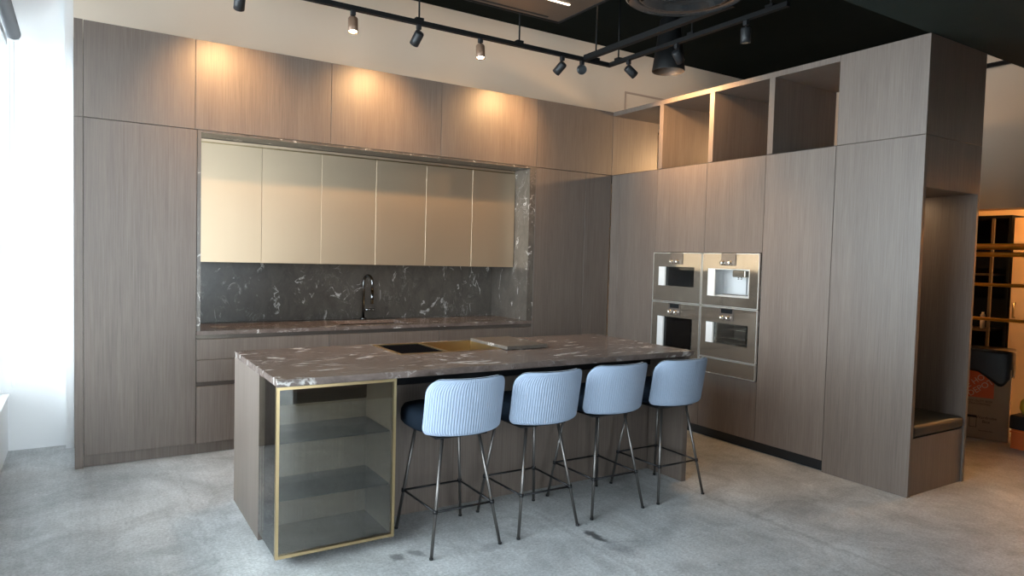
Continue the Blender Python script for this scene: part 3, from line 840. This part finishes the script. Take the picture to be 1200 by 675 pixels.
# ------------------------------------------------------------------ window blind
t = thing('roller_blind', 'rolled-up charcoal roller blind along the top of the left window', 'blind', (XW+.06, -2.0, 2.92))
MB().tube([(XW+.055, -4.4, 2.99), (XW+.055, .60, 2.99)], .042, 24).build('roll', M['blind'], t)
MB().box(XW+.005, XW+.085, .602, .612, 2.955, 3.03).build('bracket', M['grey_bar'], t)
MB().box(XW+.008, XW+.016, -4.4, .58, 2.90, 2.947).build('hem_bar', M['grey_bar'], t)
MB().tube([(XW+.025, .66, 2.95), (XW+.025, .66, .50), (XW+.03, .66, .475), (XW+.045, .66, .475), (XW+.05, .66, .50), (XW+.05, .66, 2.95)], .0022, 6).build('pull_chain', M['frame_steel'], t)

# ------------------------------------------------------------------ store room
t = thing('black_bookcase', 'tall black cabinet with dark shelves deep in the store room', 'bookcase', (3.7, -1.85, 0))
k = MB(); k.box(3.5, 3.88, -1.45, -1.42, 0, 2.08); k.box(3.5, 3.88, -2.175, -2.15, 0, 2.08); k.box(3.86, 3.88, -2.15, -1.45, 0, 2.08); k.box(3.5, 3.86, -2.15, -1.45, 2.05, 2.08)
k.build('carcass', M['case_black'], t)
MB().box(3.495, 3.52, -2.02, -1.995, 0, 2.05).build('upright', M['case_edge'], t)
for z in (.45, .86, 1.45): MB().box(3.5, 3.86, -1.994, -1.451, z, z+.022).build('shelf', M['case_edge'], t)
t = thing('storeroom_door', 'cream cupboard door with a bronze handle beside the black cabinet', 'door', (3.6, -2.6, 0))
MB().box(3.5, 3.54, -3.3, -2.20, 0, 2.05, .003).build('leaf', M['door_cream'], t)
hd = MB(); hd.tube([(3.498, -2.245, 1.18), (3.465, -2.245, 1.18), (3.465, -2.245, 1.03), (3.498, -2.245, 1.03)], .010, 8); hd.build('handle', M['bronze'], t)
t = thing('brass_rack', 'gilded tube rack with four rails in the store room opening', 'rack', (3.0, -3.0, 0))
for z, r in ((1.728, .024), (1.660, .024), (1.368, .017), (1.036, .017)):
    MB().tube([(2.85, -4.3, z), (2.85, -1.45, z)], r, 10).build('rail', M['rail_brass'], t)
for y in (-4.3, -1.45):
    for x in (2.85, 3.2): MB().tube([(x, y, 0), (x, y, 1.75)], .018, 10).build('post', M['rail_brass'], t)
MB().box(2.86, 3.2, -4.3, -1.45, 1.752, 1.766).build('top_shelf', M['rail_brass'], t)
# small tan carton on the rack
t = thing('cardboard_box', 'small tan carton with dark print on top of the brass rack', 'box', (3.02, -2.75, 1.767))
MB().box(2.88, 3.16, -2.98, -2.60, 1.767, 2.01, .003).build('carton', M['card_tan'], t)
pr = MB()
for zz, l in ((1.925, .03), (1.905, .04), (1.885, .045), (1.868, .03)): pr.box(2.8785, 2.8798, -2.655-l, -2.65, zz, zz+.009)
pr.box(2.8785, 2.8798, -2.78, -2.715, 1.915, 1.945); pr.box(2.8785, 2.8798, -2.78, -2.715, 1.872, 1.888)
pr.build('print', M['print_dark'], t)
# pale roll hanging at rack end
tag(MB().lathe([(0, .885), (.022, .885), (.022, 1.03), (.012, 1.045), (.012, 1.06), (.0, 1.06)], (3.56, -1.93, 0), seg=16).build('pale_bottle', M['pale_roll']), 'slim pale bottle on the shelf of the black cabinet', 'bottle')

# tall moving carton with black bag over it
o = Vector((2.291, -2.728, 0)); ex = Vector((-.35, .936, 0)).normalized(); ey = Vector((.936, .35, 0)).normalized(); ez = Vector((0, 0, 1))
t = thing('moving_carton', 'tall cardboard moving carton with an orange square print by the store room', 'box', o + ex*.24 + ey*.15)
MB().obox(o, ex*.48, ey*.32, ez*.64, .004).build('carton', M['card'], t)
def on_card(s, z, off): return o + ex*s + ez*z - ey*off
R3 = Matrix((( -ex.x, 0, -ey.x, 0), (-ex.y, 0, -ey.y, 0), (0, 1, 0, 0), (0, 0, 0, 1)))
def card_mat(s, z, off, rot=0.): return Matrix.Translation(on_card(s, z, off)) @ R3 @ Matrix.Rotation(rot, 4, 'Z')
lg = MB().obox(on_card(.12, .37, .0008), ex*.24, ey*.0006, ez*.24)
lgo = lg.build('logo_square', M['print_orange'], t)
lgl = text_mesh('logo_letters', 'THE HOME\nDEPOT', .070, M['print_white'], lgo, card_mat(.24, .485, .0016, math.radians(38)))
text_mesh('small_print', 'HEAVY-DUTY BOX\nEXTRA STRONG', .026, M['print_dark'], t, card_mat(.235, .325, .0012))
text_mesh('size_print', 'Wardrobe\nBox', .036, M['print_dark'], t, card_mat(.165, .175, .0012))
text_mesh('lower_print', 'Heavy-Duty Box', .016, M['print_dark'], t, card_mat(.165, .075, .0012))
ic = MB()
for (s, z, a, b) in ((.235, .10, .055, .004), (.235, .10, .004, .09), (.286, .10, .004, .09), (.235, .185, .07, .022)): ic.obox(on_card(s, z, .0010), ex*a, ey*.0006, ez*b)
ic.build('box_icon', M['print_dark'], t)
# bag: draped cloth over the top
mb = MB(); n = 72
rect = []
def per(a):
    """rounded rectangle a bit bigger than the carton, local (s along ex, d along ey)"""
    ca, sa = math.cos(a), math.sin(a); e = .32
    return (.24 + .258*math.copysign(abs(ca)**e, ca), .16 + .175*math.copysign(abs(sa)**e, sa))
rng = random.Random(3)
low = []
for i in range(n):
    s, d = per(2*PI*i/n)
    base = .60
    base = .585 + .03*math.sin(5*2*PI*i/n)
    if d < .05: base = .60 - .115*math.exp(-((s-.07)/.075)**2) + .02*math.cos(20*s)   # hangs lower at the near corner
    low.append(base)
def bagf(i, j):
    s, d = per(2*PI*i/n); f = j/9
    z = low[i]+(.800-low[i])*f
    flare = 1 + .012*math.sin(9*2*PI*i/n + 4*f)*(1-f)
    return o + ex*(.24+(s-.24)*flare) + ey*(.16+(d-.16)*flare) + ez*z
vs = mb.grid(bagf, n, 10, True)
tops = [[v] for v in [vs[i][-1] for i in range(n)]]
cc = mb.bm.verts.new(o + ex*.24 + ey*.16 + ez*.79)
for i in range(n):
    f = mb.bm.faces.new((vs[i][-1], vs[(i+1) % n][-1], cc)); f.smooth = True
bag = mb.build('garment_bag', M['bag'])
sm = bag.modifiers.new('thickness', 'SOLIDIFY'); sm.thickness = .004; sm.offset = 1
tag(bag, 'black shiny bag draped over the top of the tall moving carton', 'bag')
# orange crate with black lid and yellow thing
t = thing('storage_crate', 'orange plastic crate with a black lid beside the moving carton', 'crate', (2.28, -2.98, 0))
k = MB(); k.box(2.12, 2.50, -3.20, -2.815, 0, .010); 
for bx in ((2.12, 2.13, -3.20, -2.815), (2.49, 2.50, -3.20, -2.815), (2.13, 2.49, -3.20, -3.19), (2.13, 2.49, -2.825, -2.815)): k.box(*bx, .010, .165)
k.box(2.112, 2.13, -3.208, -2.807, .135, .150)
k.build('tub', M['crate'], t)
MB().box(2.105, 2.515, -3.215, -2.800, .166, .285, .012).build('lid', M['black'], t)
y = MB(); y.lathe([(0, 0), (.05, 0), (.075, .05), (.07, .11), (.04, .15), (.035, .17), (0, .17)], (2.24, -2.90, .286), seg=24)
tag(y.build('yellow_jug', M['yellow']), 'rounded yellow container standing on the black crate lid', 'container')

# ------------------------------------------------------------------ lights
w = bpy.data.worlds.new('overcast_daylight'); scene.world = w; w.use_nodes = True
nt = w.node_tree; nt.nodes.clear()
wo = nt.nodes.new('ShaderNodeOutputWorld'); bg = nt.nodes.new('ShaderNodeBackground')
bg.inputs[0].default_value = (.84, .93, 1.0, 1); bg.inputs[1].default_value = 10.5
nt.links.new(bg.outputs[0], wo.inputs[0])
def portal(loc, rot, sx, sy):
    l = bpy.data.lights.new('daylight_portal', 'AREA'); l.shape = 'RECTANGLE'; l.size = sx; l.size_y = sy
    l.cycles.is_portal = True
    o = bpy.data.objects.new('daylight_portal', l); COL.objects.link(o); o.location = loc; o.rotation_euler = rot
portal((XW-.24, (WY+.7)/2, 1.78), (0, -PI/2, 0), 2.7, .7-WY)
portal(((XW-1.2)/2, YF-.17, 1.56), (PI/2, 0, 0), 3.8, 2.86)
def lamp(name, loc, energy, col, size):
    l = bpy.data.lights.new(name, 'POINT'); l.energy = energy; l.color = col; l.shadow_soft_size = size
    o = bpy.data.objects.new(name, l); COL.objects.link(o); o.location = loc
lamp('storeroom_bulb', (3.30, -3.5, 2.25), 110, (1., .55, .20), .06)
al = bpy.data.lights.new('niche_glow', 'AREA'); al.shape = 'RECTANGLE'; al.size = .5; al.size_y = .03; al.energy = 2.2; al.color = (1., .68, .38)
ao = bpy.data.objects.new('niche_glow', al); COL.objects.link(ao); ao.location = (.385, CY0-.088, 2.024)
def unseen_spot(loc, aim, energy, size, col=(1., .73, .50)):
    l = bpy.data.lights.new('unseen_spot', 'SPOT'); l.energy = energy; l.color = col; l.spot_size = math.radians(size); l.spot_blend = 1.; l.shadow_soft_size = .06
    o = bpy.data.objects.new('unseen_spot', l); COL.objects.link(o); o.location = loc
    o.rotation_euler = (Vector(aim)-Vector(loc)).to_track_quat('-Z', 'Y').to_euler()
for sx in (-4.2, -3.1, -2.0, -.9, .2, 1.3):
    unseen_spot((sx, -.88, 3.80), (sx, .6, 3.25), 15, 74)  # added warm wash on the upper wall, no fittings here
unseen_spot((1.6, -2.6, 3.7), (2.75, -2.6, 2.9), 8, 120)  # added warm fill for the right wall, without a fitting
unseen_spot((1.9, -1.0, 2.72), (-.1, 0, 2.62), 150, 50, (1., .60, .28))

# ------------------------------------------------------------------ camera
cam = bpy.data.cameras.new('camera'); cam.sensor_width = 36; cam.lens = 803.06/1200*36; cam.clip_end = 60; cam.clip_start = .05
co = bpy.data.objects.new('camera', cam); COL.objects.link(co)
yaw, pit, rol = .5615, -.0446, .0262
fw = Vector((math.sin(yaw)*math.cos(pit), math.cos(yaw)*math.cos(pit), math.sin(pit)))
rt = Vector((math.cos(yaw), -math.sin(yaw), 0)); up = rt.cross(fw)
r2 = math.cos(rol)*rt + math.sin(rol)*up; u2 = -math.sin(rol)*rt + math.cos(rol)*up
m = Matrix((( r2.x, u2.x, -fw.x, -4.5842), (r2.y, u2.y, -fw.y, -5.4296), (r2.z, u2.z, -fw.z, 1.5107), (0, 0, 0, 1)))
co.matrix_world = m
scene.camera = co
vs_ = scene.view_settings
vs_.view_transform = 'Standard'; vs_.look = 'None'; vs_.gamma = 1; vs_.use_curve_mapping = False; vs_.exposure = .36
